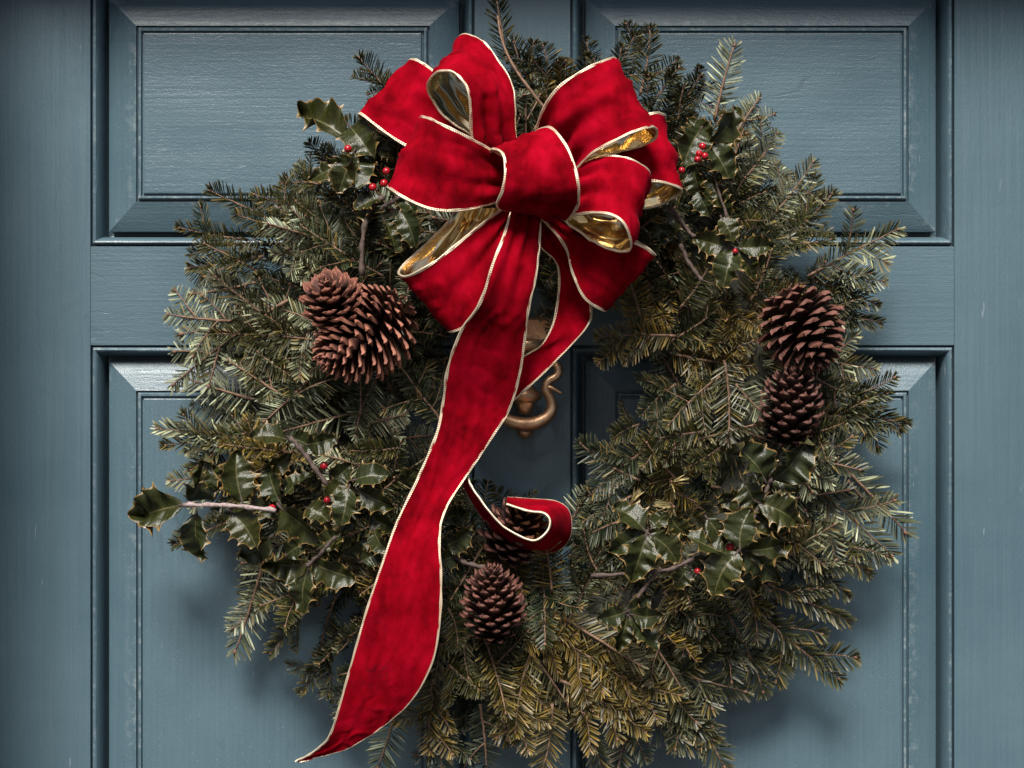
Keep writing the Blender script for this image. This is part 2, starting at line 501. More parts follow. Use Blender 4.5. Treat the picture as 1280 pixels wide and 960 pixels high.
half = [(670, 440, 22), (680, 450, 24), (690, 452, 26), (698, 460, 28), (696, 470, 30), (686, 476, 31), (682, 486, 32), (688, 498, 33), (690, 510, 34), (684, 521, 35), (672, 528, 36), (657, 531, 37)]
pts = [KP(*p) for p in half] + [KP(2 * 656.5 - x, y, d) for x, y, d in reversed(half[:-1])]
rad = [4.5, 5, 6, 6.4, 6.2, 5.8, 6, 6.8, 7.6, 8.4, 9.2, 9.6]; rad = rad + rad[-2::-1]
sp = spline(pts, 90); rr = np.interp(np.linspace(0, len(rad) - 1, 90), range(len(rad)), rad)
tube(mb, sp, [r * PX * .92 for r in rr], 14); mb.obj("scroll_ring", [M_BRASS], kn)
for sx in (1, -1):
    mb = MB(); f = lambda x: 656.5 + sx * (x - 656.5)
    s2 = spline([KP(f(685), 484, 33), KP(f(692), 486, 36), KP(f(703), 492, 38)], 8)
    tube(mb, s2, [3.8 * PX, 3.6 * PX, 3.2 * PX, 2.9 * PX, 2.6 * PX, 2.3 * PX, 2.0 * PX, 1.2 * PX], 8); mb.obj("spur", [M_BRASS], kn)
mb = MB()
prof = [(0, 478), (9, 480), (13, 486), (19, 490), (21, 495), (19, 500), (13, 503), (11.5, 505), (11.5, 508), (9, 511), (9, 517), (0, 519)]
vs = []; fs = []; S = 20
for r, y in prof:
    for k in range(S):
        a = 2 * math.pi * k / S; vs.append(KP(656.5 + r * math.cos(a), y, 20 + .8 * r * math.sin(a)))
for j in range(len(prof) - 1):
    for k in range(S): fs.append((j * S + k, (j + 1) * S + k, (j + 1) * S + (k + 1) % S, j * S + (k + 1) % S))
mb.add(vs, fs); mb.obj("urn_boss", [M_BRASS], kn)
mb = MB()
prof = [(0, 525), (7, 527), (7.5, 531), (6.6, 534), (9.5, 537), (10.4, 541), (8.5, 546), (4, 548.5), (0, 549)]
vs = []; fs = []
for r, y in prof:
    for k in range(S):
        a = 2 * math.pi * k / S; vs.append(KP(656.5 + r * math.cos(a), y, 26 + r * math.sin(a)))
for j in range(len(prof) - 1):
    for k in range(S): fs.append((j * S + k, (j + 1) * S + k, (j + 1) * S + (k + 1) % S, j * S + (k + 1) % S))
mb.add(vs, fs); mb.obj("finial", [M_BRASS], kn)
mb = MB(); tube(mb, [KP(656.5, 540, 1), KP(656.5, 540, 14), KP(656.5, 540, 20)], [9 * PX, 7 * PX, 6 * PX], 14); mb.obj("strike_stud", [M_BRASS], kn)

# ------------------------------------------------------------------ wreath
WC = (665.0, 502.0)
wreath = empty("evergreen_wreath", W(WC[0], WC[1], 0), "large round wreath of fir sprigs hanging on the blue grey door", "wreath")
def surf(px, py):
    r = math.hypot(px - WC[0], py - WC[1]); u = (r - 285) / 205
    return 30 + 95 * math.sqrt(max(0.0, 1 - u * u))

mb = MB()
ring = []
for k in range(97):
    a = 2 * math.pi * k / 96
    ring.append(W(WC[0] + 285 * math.cos(a), WC[1] + 285 * math.sin(a), 48))
tube(mb, ring, [(42 + 9 * noise.noise(Vector((k * .6, 0, 0)))) * PX for k in range(97)], 12, cap=False)
mb.obj("ring_core", [M_RING], wreath)

def needle_geo(V, F, A, p, d, up, L, wd, rng, curl):
    """one flat blunt needle: 3 quads"""
    side = d.cross(up)
    side = side.normalized() if side.length > 1e-4 else d.orthogonal().normalized()
    tw = rng.uniform(-.4, .4)
    nrm = side.cross(d).normalized()
    side = (side * math.cos(tw) + nrm * math.sin(tw)).normalized(); nrm = side.cross(d).normalized()
    o = len(V); rn = rng.random()
    for s, ww in ((0, .35), (.3, .9), (.78, 1.0), (1.0, .38)):
        c = p + d * (L * s) + nrm * (curl * L * s * s)
        for q, bb in ((-1, 0.0), (1, 1.0)):
            V.append(c + side * (q * wd * .5 * ww)); A.append((rn, s, bb, 1))
    for j in range(3):
        a = o + 2 * j
        F.append((a, a + 1, a + 3, a + 2))

def build_sprig(seed, L, nshoot, nl, spread, flat):
    """local frame (pixels): +X along the twig, +Z the upper face. returns twig MB and needle lists"""
    rng = random.Random(seed)
    tw = MB(); V = []; F = []; A = []
    def shoot(p0, dirv, upv, length, r0, r1, bend, t_start, nlm):
        n = 12; pts = []
        sidev = dirv.cross(upv).normalized()
        b1 = rng.uniform(-bend, bend); b2 = rng.uniform(-.02, .10)
        for i in range(n + 1):
            s = i / n
            pts.append(p0 + dirv * (length * s) + sidev * (b1 * length * s * s) + upv * (b2 * length * s * s) + sidev * (rng.uniform(-.4, .4)))
        tube(tw, [p * PX for p in pts], [(r0 + (r1 - r0) * i / n) * PX for i in range(n + 1)], 5, 0, wob=.3, rng=rng)
        # end bud
        e = pts[-1]; dd = (pts[-1] - pts[-3]).normalized()
        bv = [e - dd * 1, e + dd * 1.5, e + dd * 3.6, e + dd * 5]
        tube(tw, [q * PX for q in bv], [1.2 * PX, 2.3 * PX, 1.8 * PX, .3 * PX], 6, 1)
        step = 3.3; m = int(length / step)
        for i in range(m):
            s = (i + .5) / m
            if s < t_start: continue
            x = s * n; j = min(int(x), n - 1); p = pts[j].lerp(pts[j + 1], x - j)
            dl = (pts[min(j + 2, n)] - pts[max(j - 1, 0)]).normalized()
            sd = dl.cross(upv).normalized(); u2 = sd.cross(dl).normalized()
            for sg in (-1, 1):
                if rng.random() < .05 + .30 * max(0, noise.noise(Vector((s * 6 + seed * 3.7, sg * 5.0, length))) - .1): continue
                al = math.radians(rng.gauss(64 - 26 * s ** 2, 5))
                ph = math.radians(abs(rng.gauss(flat, 8)))
                d = dl * math.cos(al) + (sd * sg * math.cos(ph) + u2 * math.sin(ph)) * math.sin(al)
                ln = nlm * (1.16 + .22 * noise.noise(Vector((s * 4, seed * 2.3, sg)))) * rng.uniform(.82, 1.06) * (1 - .42 * max(0, (s - .72) / .28) ** 1.5) * (.72 + .28 * min(1, s / .15))
                needle_geo(V, F, A, p + u2 * .4, d.normalized(), u2, ln, rng.uniform(1.7, 2.4), rng, rng.uniform(-.06, .22))
            if rng.random() < spread:
                al = math.radians(rng.uniform(35, 62)); ph = math.radians(rng.uniform(45, 135))
                d = dl * math.cos(al) + (sd * math.cos(ph) + u2 * math.sin(ph)) * math.sin(al)
                needle_geo(V, F, A, p + u2 * .6, d.normalized(), sd, nlm * rng.uniform(.5, .8), rng.uniform(1.8, 2.4), rng, rng.uniform(0, .2))
        for _ in range(7):   # tuft at the tip
            al = math.radians(rng.uniform(8, 42)); ph = rng.uniform(0, 6.28)
            d = dd * math.cos(al) + (sidev * math.cos(ph) + upv * .7 * math.sin(ph)) * math.sin(al)
            needle_geo(V, F, A, e - dd * 1.5, d.normalized(), upv, nlm * rng.uniform(.45, .72), rng.uniform(1.8, 2.3), rng, .1)
        return pts
    X, Z = Vector((1, 0, 0)), Vector((0, 0, 1))
    main = shoot(Vector((0, 0, 0)), X, Z, L, 2.1, 1.0, .15, .04, nl)
    for k in range(nshoot):
        s = .28 + .50 * (k + rng.uniform(0, .5)) / max(1, nshoot)
        sg = 1 if (k + seed) % 2 else -1
        j = int(s * 12); p = main[j]
        a = math.radians(rng.uniform(38, 56)) * sg
        d = Vector((math.cos(a), math.sin(a), rng.uniform(-.05, .22))).normalized()
        shoot(p, d, (Z - d * d.z).normalized(), L * rng.uniform(.28, .55) * (1.15 - .4 * s), 1.4, .8, .25, .02, nl * rng.uniform(.78, .98))
    return tw, V, F, A

SPRIGS = []
specs = [(1, 130, 2, 23, .35, 18), (2, 120, 0, 24, .30, 14), (3, 140, 3, 22, .30, 20), (4, 110, 1, 22, .70, 30),
         (5, 130, 2, 21, .95, 36), (6, 150, 4, 22, .30, 16), (7, 105, 0, 25, .20, 10), (8, 125, 2, 24, .50, 24),
         (9, 115, 1, 20, 1.0, 40), (10, 145, 3, 23, .25, 14), (11, 95, 0, 22, .90, 38), (12, 160, 4, 23, .30, 18),
         (13, 125, 1, 26, .20, 12), (14, 135, 3, 20, .60, 26), (15, 110, 2, 24, .15, 8), (16, 150, 3, 25, .40, 20), (17, 120, 1, 19, 1.0, 34), (18, 140, 2, 26, .25, 15)]
for (sd, L, ns, nl, spr, flat) in specs:
    tw, V, F, A = build_sprig(sd, L, ns, nl, spr, flat)
    me_t = tw.mesh("twig", [M_TWIG, M_BUD], True)
    nb = MB(); nb.v = [(p.x * PX, p.y * PX, p.z * PX) for p in V]; nb.f = F; nb.m = [0] * len(F); nb.a = A
    me_n = nb.mesh("needles", [M_NEED], False)
    SPRIGS.append((L, me_t, me_n, np.array(nb.v), np.array(F), np.array(A)))

def sprig_matrix(b, tip, L, roll, flip=False):
    """b, tip world points: +X along b->tip, +Z towards the camera side"""
    x = (tip - b).normalized()
    out = Vector((0, -1, 0))
    z = (out - x * out.dot(x))
    z = z.normalized() if z.length > 1e-3 else x.orthogonal().normalized()
    y = z.cross(x)
    c, s_ = math.cos(roll + (math.pi if flip else 0)), math.sin(roll + (math.pi if flip else 0))
    y2 = y * c + z * s_; z2 = z * c - y * s_
    k = (tip - b).length / (L * PX)
    M = Matrix(((x.x, y2.x, z2.x), (x.y, y2.y, z2.y), (x.z, y2.z, z2.z))).to_4x4()
    S = Matrix.Diagonal((k, .74 + .26 * k, .74 + .26 * k, 1))
    return Matrix.Translation(b) @ M @ S

OLIVE = (.032, .031, .005); DARK = (.007, .010, .003); SILV = (.260, .275, .165); GOLD = (.140, .086, .012); BLUE = (.016, .026, .012); STRAW = (.36, .22, .05)
def pick_col(px, py, rng):
    gold = .10
    if py > 640 and 480 < px < 930: gold = .50 + .25 * (py > 770)
    elif px > 730: gold = .22
    silv = .09
    if px < 520 and 250 < py < 620: silv = .42
    if px > 1000: silv = .30
    x = rng.random()
    if x < gold: c = GOLD
    elif x < gold + silv: c = SILV
    elif x < gold + silv + .22: c = BLUE
    elif x < gold + silv + .22 + .18: c = DARK
    else: c = OLIVE
    f = rng.uniform(.6, 1.45)
    return (c[0] * f * rng.uniform(.92, 1.08), c[1] * f, c[2] * f * rng.uniform(.9, 1.1), 1)

WT = Matrix.Translation(-wreath.location)
def put_sprig(bx, by, bd, tx, ty, td, vi, roll, col, flip=False):
    L, mt, mn, *_ = SPRIGS[vi]
    Mw = sprig_matrix(W(bx, by, bd), W(tx, ty, td), L, roll, flip)
    o = bpy.data.objects.new("fir_sprig", mt); link(o, wreath); o.matrix_local = WT @ Mw
    n = bpy.data.objects.new("needles", mn); link(n, o); n.color = col
    return o
nsprig = 0
# the long sprigs whose tips stand out in the photo: base, tip, depths, variant, roll, colour
S_, O_, G_, D_, B_, Y_ = SILV, OLIVE, GOLD, DARK, BLUE, STRAW
HERO = [
 (688,146,60, 628,66,70, 1,.2,D_,0), (634,80,66, 622,2,60, 10,.1,D_,0), (655,120,60,668,55,70,10,.2,O_,0), (735,120,60,742,52,70,3,.2,D_,0),
 (770,115,55,775,45,60,1,.3,O_,0), (800,120,60,822,42,55,7,-.2,O_,0), (850,150,60,868,84,70,4,.2,O_,0),
 (893,150,75, 912,57,80, 6,.1,S_,1), (905,190,70,948,118,60,7,.3,S_,1), (900,235,70,950,140,60,1,-.3,S_,1), (925,230,80,975,175,70,2,.2,S_,0),
 (960,275,80,1020,215,66,0,.2,S_,0), (960,320,85,1045,255,70,7,-.2,O_,0), (1010,345,80,1118,284,70,9,.1,S_,0), (1015,350,70,1095,375,60,4,.3,B_,0),
 (1010,390,70,1098,402,60,8,.4,D_,0), (1000,440,75,1085,470,66,0,.2,S_,0), (1015,470,80,1125,530,60,9,.2,O_,0), (1010,520,85,1128,520,60,4,.3,O_,0),
 (1040,570,90,1135,660,72,6,.1,S_,1), (1060,600,84,1092,650,76,1,.1,S_,1), (1010,600,90,1115,690,66,9,.1,S_,0), (1000,640,85,1075,715,60,7,.2,O_,0), (985,690,85,1060,735,60,4,.3,O_,0),
 (960,730,85,1058,775,62,8,.2,O_,0), (930,750,85,1038,852,60,2,.1,O_,0), (910,770,85,965,850,55,1,.2,O_,0), (880,800,85,980,840,55,3,-.2,D_,0),
 (790,830,90,930,860,66,9,.1,O_,0), (830,850,80,915,942,60,1,.1,O_,0), (800,860,85,880,930,62,0,.1,O_,0), (760,870,70,865,940,60,7,.1,B_,0), (700,850,100,810,900,90,5,.1,G_,0), (720,835,105,770,905,90,2,.1,G_,0),
 (690,880,100,695,955,80,1,.1,G_,0), (640,860,100,648,935,90,0,.0,G_,0), (600,880,80,615,965,70,7,.2,B_,1), (560,890,80,540,965,66,0,.1,B_,0),
 (500,870,75,478,960,60,6,.1,S_,1), (540,850,90,530,935,80,2,.2,G_,0), (735,900,70,755,970,62,10,.1,O_,0), (780,900,70,785,965,60,1,.2,O_,0),
 (330,700,80, 300,815,66, 6,.1,S_,1), (345,720,70,310,790,60,1,.3,S_,0), (380,760,75,340,815,55,8,.3,O_,0), (420,800,75,385,865,58,4,.3,O_,0), (450,830,75,420,890,60,0,.3,O_,0),
 (360,375,105, 207,467,86, 5,.05,S_,1), (320,402,100, 208,402,84, 2,.2,S_,1), (330,350,85,240,375,80,7,.1,S_,1), (430,395,100,320,450,96,9,.1,S_,0),
 (310,300,70, 226,292,60, 4,.3,D_,0), (330,320,80,240,335,70,8,.3,O_,0), (330,270,75,265,240,66,10,.3,D_,0), (400,280,80,328,236,70,0,.3,O_,0),
 (400,230,75,355,222,66,3,.3,O_,0), (420,215,70,388,180,66,10,.3,O_,0), (500,110,55,443,98,60,8,.5,D_,0), (500,130,60,450,75,60,10,.3,D_,0),
 (320,500,85, 232,478,76, 6,.1,S_,1), (310,545,85, 200,536,70, 8,.3,S_,0), (320,540,92,212,562,72,4,.2,O_,0), (300,600,70,220,590,60,0,.3,S_,0), (290,650,66,222,680,60,10,.3,O_,0),
 (450,520,120,455,470,120,6,.1,B_,0), (470,475,120,430,535,120,1,.1,S_,1), (555,530,110,495,455,120,9,.0,B_,0), (500,560,110,440,570,110,4,.2,O_,0), (390,470,115,335,530,110,6,.0,S_,1),
 (360,500,112,425,455,112,1,.1,B_,0), (310,430,100,360,475,100,7,.1,O_,0),
 (845,420,120, 748,412,120, 2,.1,G_,0), (800,395,125,790,345,130,6,.1,G_,0), (800,420,120,770,452,116,1,.1,S_,0), (845,480,110,800,510,100,7,.2,B_,0), (850,385,120,900,330,120,0,.1,O_,0),
 (900,470,125,830,520,112,0,.1,O_,0), (920,480,130,950,520,125,6,.0,S_,0), (905,450,125,925,545,120,1,.1,O_,0), (905,370,120,930,440,125,4,.1,G_,0), (920,400,122,890,440,122,10,.1,G_,0),
 (800,600,100, 722,572,80, 1,.1,B_,0), (810,560,100,735,610,76,7,.1,B_,0), (790,620,95,728,640,80,0,.2,B_,0), (800,530,100,765,540,90,3,.1,O_,0), (780,650,105,730,665,90,6,.2,B_,0),
 (880,540,115,800,545,105,2,.1,O_,0), (900,560,120,860,590,120,4,.2,O_,0),
 (690,740,110, 686,672,124, 6,.0,G_,0), (650,650,70,625,610,60,3,.2,O_,0), (600,650,60,610,605,50,10,.2,D_,0), (720,760,110,745,700,110,4,.2,O_,0),
 (620,830,105,660,790,115,10,.1,O_,0), (560,760,100,585,800,105,1,.1,O_,0), (560,830,95,600,870,100,7,.1,O_,0), (650,800,110,720,800,110,2,.1,G_,0), (700,800,112,790,850,105,9,.1,G_,0),
 (702,155,70,706,78,84,7,.1,O_,0), (668,140,66,652,78,78,3,.2,D_,0), (752,140,66,790,66,78,13,.1,O_,0), (800,150,70,848,86,80,8,.2,O_,0), (835,150,66,882,104,76,0,.2,B_,0), (720,140,60,728,70,66,4,.2,O_,0),
 (850,185,66,838,112,84,1,.1,O_,0), (690,130,60,690,60,62,17,.2,D_,0), (330,345,80,262,300,80,12,.1,O_,0), (380,300,86,300,265,84,15,.1,O_,0), (440,230,70,395,255,84,3,.1,D_,0), (400,250,70,362,280,84,13,.1,O_,0),
 (450,330,100,470,260,105,2,.1,D_,0), (420,300,95,350,330,90,5,.1,S_,0), (560,330,80,545,420,90,7,.2,D_,0), (690,380,40,690,320,50,7,.2,D_,0), (720,370,40,670,390,50,2,.2,D_,0),
 (470,620,105,540,560,105,4,.2,O_,0), (490,790,95,450,740,100,8,.2,O_,0), (860,760,110,900,800,100,9,.1,O_,0), (830,740,112,870,790,105,7,.1,D_,0), (930,720,95,960,790,85,1,.1,O_,0),
]
for h in HERO:
    bx, by, bd, tx, ty, td, vi, roll, col, fl = h
    f = R.uniform(.85, 1.15)
    put_sprig(bx, by, bd, tx, ty, td, vi, roll + R.uniform(-.15, .15), (col[0] * f, col[1] * f, col[2] * f, 1), bool(fl)); nsprig += 1
for (x, y, a0) in ((838, 602, 3), (842, 630, 5), (786, 630, 2), (905, 400, 1)):      # straw coloured bud tufts seen end-on
    a = a0 * 1.3
    put_sprig(x - 6 * math.cos(a), y - 6 * math.sin(a), surf(x, y) - 30, x + 4 * math.cos(a), y + 4 * math.sin(a), surf(x, y) + 32, 10, .2, (*STRAW, 1)); nsprig += 1

mb = MB()
st_ = spline([W(692, 150, 150), W(668, 119, 158), W(644, 86, 150), (W(628, 52, 128)), W(622, 20, 108)], 26)
tube(mb, st_, [(2.2 - 1.1 * i / 25) * PX for i in range(26)], 6, wob=.3); mb.obj("twig", [M_TWIG], wreath)
KEEP = [(415, 377, 44), (455, 420, 62), (1003, 412, 55), (987, 507, 45), (640, 665, 45), (618, 755, 45),
        (430, 200, 50), (880, 195, 55), (915, 310, 50), (300, 620, 60), (380, 640, 85), (450, 640, 50), (930, 650, 75), (805, 675, 48), (790, 780, 42), (570, 675, 25), (680, 655, 40)]
def blocked(x, y): return any(math.hypot(x - a, y - b) < r for a, b, r in KEEP)

def rand_sprig(rng, layer):
    th = rng.uniform(0, 2 * math.pi)
    if layer == 2:
        r = rng.uniform(165, 385)
    elif layer == 1: r = rng.uniform(150, 375)
    else: r = rng.uniform(160, 385)
    inward = r < 235 and rng.random() < .42
    bx, by = WC[0] + r * math.cos(th), WC[1] + r * math.sin(th)
    dirn = th + (math.pi if inward else 0) + rng.gauss(0, .55)
    ln = rng.uniform(72, 120) * (.62 if inward else 1)
    tx, ty = bx + ln * math.cos(dirn), by + ln * math.sin(dirn)
    rt = math.hypot(tx - WC[0], ty - WC[1])
    if rt > 428 or rt < 128: return None
    sb, st = surf(bx, by), surf(tx, ty)
    if layer == 2: bd, td = sb - 20 + rng.uniform(-14, 4), st + rng.uniform(-22, 26)
    elif layer == 1: bd, td = sb - 48, st - rng.uniform(20, 45)
    else: bd, td = sb * rng.uniform(.2, .6), st * rng.uniform(.25, .75)
    return bx, by, max(8, bd), tx, ty, max(10, td)
rng = random.Random(5)
tries = 0
# even cover: prefer the candidate farthest from the sprigs already there
placed = [((h[0] + h[3]) / 2, (h[1] + h[4]) / 2) for h in HERO]
TARGET = 298
while nsprig < TARGET and tries < 40000:
    best = None
    lay = 2 if nsprig < 205 else 1
    for _ in range(9):
        tries += 1
        q = rand_sprig(rng, lay)
        if q is None: continue
        mx, my = (q[0] + q[3]) / 2, (q[1] + q[4]) / 2
        if lay == 2 and (blocked(mx, my) or blocked(q[3], q[4])): continue
        dmin = min(math.hypot(mx - a, my - b) for a, b in placed)
        if best is None or dmin > best[0]: best = (dmin, q, (mx, my))
    if best is None: continue
    q = best[1]; placed.append(best[2])
    put_sprig(*q, rng.randrange(len(SPRIGS)), rng.gauss(0, .5), pick_col(q[3], q[4], rng), rng.random() < .28)
    nsprig += 1
# the undergrowth of the wreath: sprigs too deep to pick apart, one piece
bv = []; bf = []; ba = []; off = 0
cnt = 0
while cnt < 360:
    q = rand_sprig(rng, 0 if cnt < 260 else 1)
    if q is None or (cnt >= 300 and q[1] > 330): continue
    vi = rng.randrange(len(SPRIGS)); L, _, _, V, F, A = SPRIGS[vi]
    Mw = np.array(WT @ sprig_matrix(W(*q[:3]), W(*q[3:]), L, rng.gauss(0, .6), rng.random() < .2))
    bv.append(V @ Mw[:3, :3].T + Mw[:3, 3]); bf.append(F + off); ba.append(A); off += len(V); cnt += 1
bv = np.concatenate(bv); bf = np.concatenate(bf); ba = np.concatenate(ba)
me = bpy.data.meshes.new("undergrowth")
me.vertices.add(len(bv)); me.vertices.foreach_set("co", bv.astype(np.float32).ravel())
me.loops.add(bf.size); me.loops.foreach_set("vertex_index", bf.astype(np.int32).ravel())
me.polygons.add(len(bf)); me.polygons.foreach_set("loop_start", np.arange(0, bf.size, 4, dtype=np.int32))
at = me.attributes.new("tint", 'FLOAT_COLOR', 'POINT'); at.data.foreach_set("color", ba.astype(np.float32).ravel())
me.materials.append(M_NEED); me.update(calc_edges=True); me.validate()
ug = bpy.data.objects.new("undergrowth", me); link(ug, wreath); ug.color = (.012, .015, .006, 1); ug["kind"] = "stuff"  # dark tint paints in the shade between the sprigs

# ------------------------------------------------------------------ pine cones
def scale_mesh(pointed):
    """X outwards 0..1, Y width -.5..+.5, Z towards the cone's tip"""
    mb = MB()
    st = [(0, .22, .05, 0), (.35, .50, .05, .0), (.66, .86, .07, .01), (.82, 1.0, .14, .04), (.93, .80 if pointed else .92, .17, .08), (1.0, .34 if pointed else .62, .10, .13), (1.04, .06 if pointed else .25, .03, .17 if pointed else .14)]
    vs = []; at = []
    for x, wd, th, z in st:
        for (a, bb) in ((-.5, .20), (-.27, .75), (0, .55), (.27, .75), (.5, .20), (.27, -.5), (0, -.75), (-.27, -.5)):
            cup = .30 * (a * wd) ** 2
            vs.append((x - .22 * abs(a) * (x > .6), a * wd, z + th * bb + cup)); at.append((x, a + .5, 0, 1))
    n = 8; fs = []
    for j in range(len(st) - 1):
        for k in range(n):
            fs.append((j * n + k, (j + 1) * n + k, (j + 1) * n + (k + 1) % n, j * n + (k + 1) % n))
    fs.append(tuple((len(st) - 1) * n + k for k in range(n)))
    o = len(vs)
    # prickle on the boss
    vs += [(.93, -.09, .20), (.93, .09, .20), (1.0, 0, .12), (1.03, 0, .30)]; at += [(1, .5, 0, 1)] * 4
    fs += [(o, o + 1, o + 3), (o + 1, o + 2, o + 3), (o + 2, o, o + 3)]
    mb.add(vs, fs, 0, at)
    m = mb.mesh("scale", [M_CONE], True); m.set_sharp_from_angle(angle=math.radians(38))
    return m
SC_P, SC_R = scale_mesh(True), scale_mesh(False)

def pine_cone(px, py, d, axis, length, radius, n, t0, t1, wf, label, col, rounded=False, seed=0):
    """axis: (right, up, towards viewer), base to tip; sizes in photo pixels"""
    rg = random.Random(seed)
    k = (DIST - d) / DIST
    ax = Vector((axis[0], -axis[2], axis[1])).normalized()
    c = W(px, py, d); base = c - ax * (length * .5 * k * PX)
    root = empty("pine_cone", base, label, "pine cone", "pine cones on the wreath")
    u = ax.orthogonal().normalized(); v = ax.cross(u)
    prof_s = [0, .08, .22, .40, .60, .78, .90, 1.0]; prof_r = [.22, .62, .94, 1.0, .90, .68, .44, .16]
    mb = MB()
    pts = [base + ax * (length * k * PX * s) for s in np.linspace(.10, .90, 9)]
    rr = [np.interp(s, prof_s, prof_r) * radius * .42 * k * PX for s in np.linspace(.10, .90, 9)]
    tube(mb, pts, rr, 10); mb.obj("core", [M_CORE], root)
    for i in range(n):
        s = (i + .5) / n
        rad = np.interp(s, prof_s, prof_r) * radius
        an = i * 2.39996 + rg.uniform(-.06, .06)
        tilt = math.radians(t0 + (t1 - t0) * s ** 1.3 - 40 * max(0, .13 - s) / .13 + 25 * max(0, s - .85) / .15 + rg.uniform(-6, 6))
        radial = u * math.cos(an) + v * math.sin(an)
        x = radial * math.cos(tilt) + ax * math.sin(tilt)
        y = ax.cross(radial); z = x.cross(y)
        att = base + ax * ((length * (.06 + .86 * s) - .30 * rad * math.sin(tilt)) * k * PX) + radial * (rad * .22 * k * PX)
        ln = (rad * .80 + 3) * rg.uniform(.93, 1.07) * (1 + .35 * max(0, math.sin(tilt)))
        wd = max(7.0, rad * wf) * rg.uniform(.92, 1.08)
        M = Matrix(((x.x, y.x, z.x), (x.y, y.y, z.y), (x.z, y.z, z.z))).to_4x4()
        o = bpy.data.objects.new("scale", SC_R if rounded else SC_P); link(o, root)
        o.matrix_local = Matrix.Translation(att - base) @ M @ Matrix.Diagonal((ln * k * PX, wd * k * PX, wd * .9 * k * PX, 1))
        f = rg.uniform(.85, 1.15); o.color = (col[0] * f, col[1] * f, col[2] * f, 1)
    return root
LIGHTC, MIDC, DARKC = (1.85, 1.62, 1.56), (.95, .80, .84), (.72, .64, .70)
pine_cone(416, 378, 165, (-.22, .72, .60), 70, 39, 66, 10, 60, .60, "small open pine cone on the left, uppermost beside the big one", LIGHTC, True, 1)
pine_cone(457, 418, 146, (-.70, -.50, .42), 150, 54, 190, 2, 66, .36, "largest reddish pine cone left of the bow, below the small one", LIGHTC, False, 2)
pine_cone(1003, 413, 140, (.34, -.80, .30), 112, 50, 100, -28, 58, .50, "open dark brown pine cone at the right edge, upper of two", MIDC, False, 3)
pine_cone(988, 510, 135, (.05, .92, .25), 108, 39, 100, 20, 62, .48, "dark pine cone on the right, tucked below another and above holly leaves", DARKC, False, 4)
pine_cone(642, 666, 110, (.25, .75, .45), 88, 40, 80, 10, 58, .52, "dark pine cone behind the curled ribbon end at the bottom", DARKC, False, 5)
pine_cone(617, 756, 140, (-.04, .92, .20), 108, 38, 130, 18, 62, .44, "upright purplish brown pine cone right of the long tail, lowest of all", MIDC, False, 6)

# ------------------------------------------------------------------ holly
def leaf_mesh(seed, nsp):
    rg = random.Random(seed); mb = MB()
    n = 40; cols = [-1, -.93, -.6, -.28, -.035, .035, .28, .6, .93, 1]
    ph = [rg.uniform(-.05, .05), rg.uniform(-.05, .05)]
    und = [[rg.uniform(-.10, .20) for _ in range(nsp + 2)] for _ in range(2)]
    arch = rg.uniform(.02, .16); twist = rg.uniform(-.6, .6); bend = rg.uniform(-.07, .07)
    vs = []; at = []
    for i in range(n + 1):
        t_ = i / n
        w0 = .29 * math.sin(math.pi * min(1, t_ ** .80)) ** .75 if 0 < t_ < 1 else 0
        for c in cols:
            sd = 0 if c < 0 else 1
            s = (t_ + ph[sd]) * (nsp + .5)
            fr_ = s - math.floor(s); dist = min(fr_, 1 - fr_)
            spike = max(0, 1 - dist / .5)
            edge = .80 + .12 * spike + .40 * max(0, (spike - .70) / .30) ** 1.3
            if t_ < .10: edge = .85
            wd = w0 * edge * c if abs(c) > .95 else w0 * (.80 + .12 * spike) * c
            if abs(c) > .95: wd = w0 * edge * c
            z = arch * math.sin(math.pi * t_) - .10 * t_ * t_
            q = und[sd][min(nsp, int(s) % (nsp + 1))] * (.5 - .5 * math.cos(2 * math.pi * fr_))
            z += abs(c) ** 1.2 * (.11 + q) * min(1, 4 * t_) + twist * wd * t_
            z += .06 * spike ** 2 * (abs(c) > .9) * (1 if int(s + .5) % 2 else -.3)
            xx = t_ + .035 * (abs(c) > .95) * spike
            vs.append((xx, wd + bend * math.sin(math.pi * t_), z)); at.append((abs(c), t_, sd, 1))
    m_ = len(cols); fs = []
    for i in range(n):
        for k in range(m_ - 1):
            fs.append((i * m_ + k, (i + 1) * m_ + k, (i + 1) * m_ + k + 1, i * m_ + k + 1))
    # drawn-out tip spine and stalk
    o = len(vs)
    vs += [(1.0, -.012, -.10 + 0), (1.0, .012, -.10), (1.07, bend * .2, -.09)]; at += [(1, 1, 0, 1)] * 3
    fs += [(o, o + 1, o + 2)]
    mb.add(vs, fs, 0, at)
    tube(mb, [Vector((-.10, 0, -.02)), Vector((.0, 0, 0)), Vector((.2, bend * .55, arch * .55 - .01))], [.022, .02, .008], 5, 1)
    return mb.mesh("leaf", [M_LEAF, M_STEM], True)
LEAVES = [leaf_mesh(s, n) for s, n in ((1, 4), (2, 3), (3, 4), (4, 4), (5, 3), (6, 3), (7, 4), (8, 3))]
bmb = MB()
ellipsoid(bmb, (0, 0, 0), 1, 1, .96, 0, 14, 10); tube(bmb, [Vector((0, 0, .90)), Vector((0, 0, 1.03))], [.2, .12], 6, 1); tube(bmb, [Vector((0, 0, -.9)), Vector((.25, .1, -2.2)), Vector((.8, .1, -4))], [.2, .16, .2], 5, 1)
BERRY = bmb.mesh("berry", [M_BERRY, M_BTIP], True)

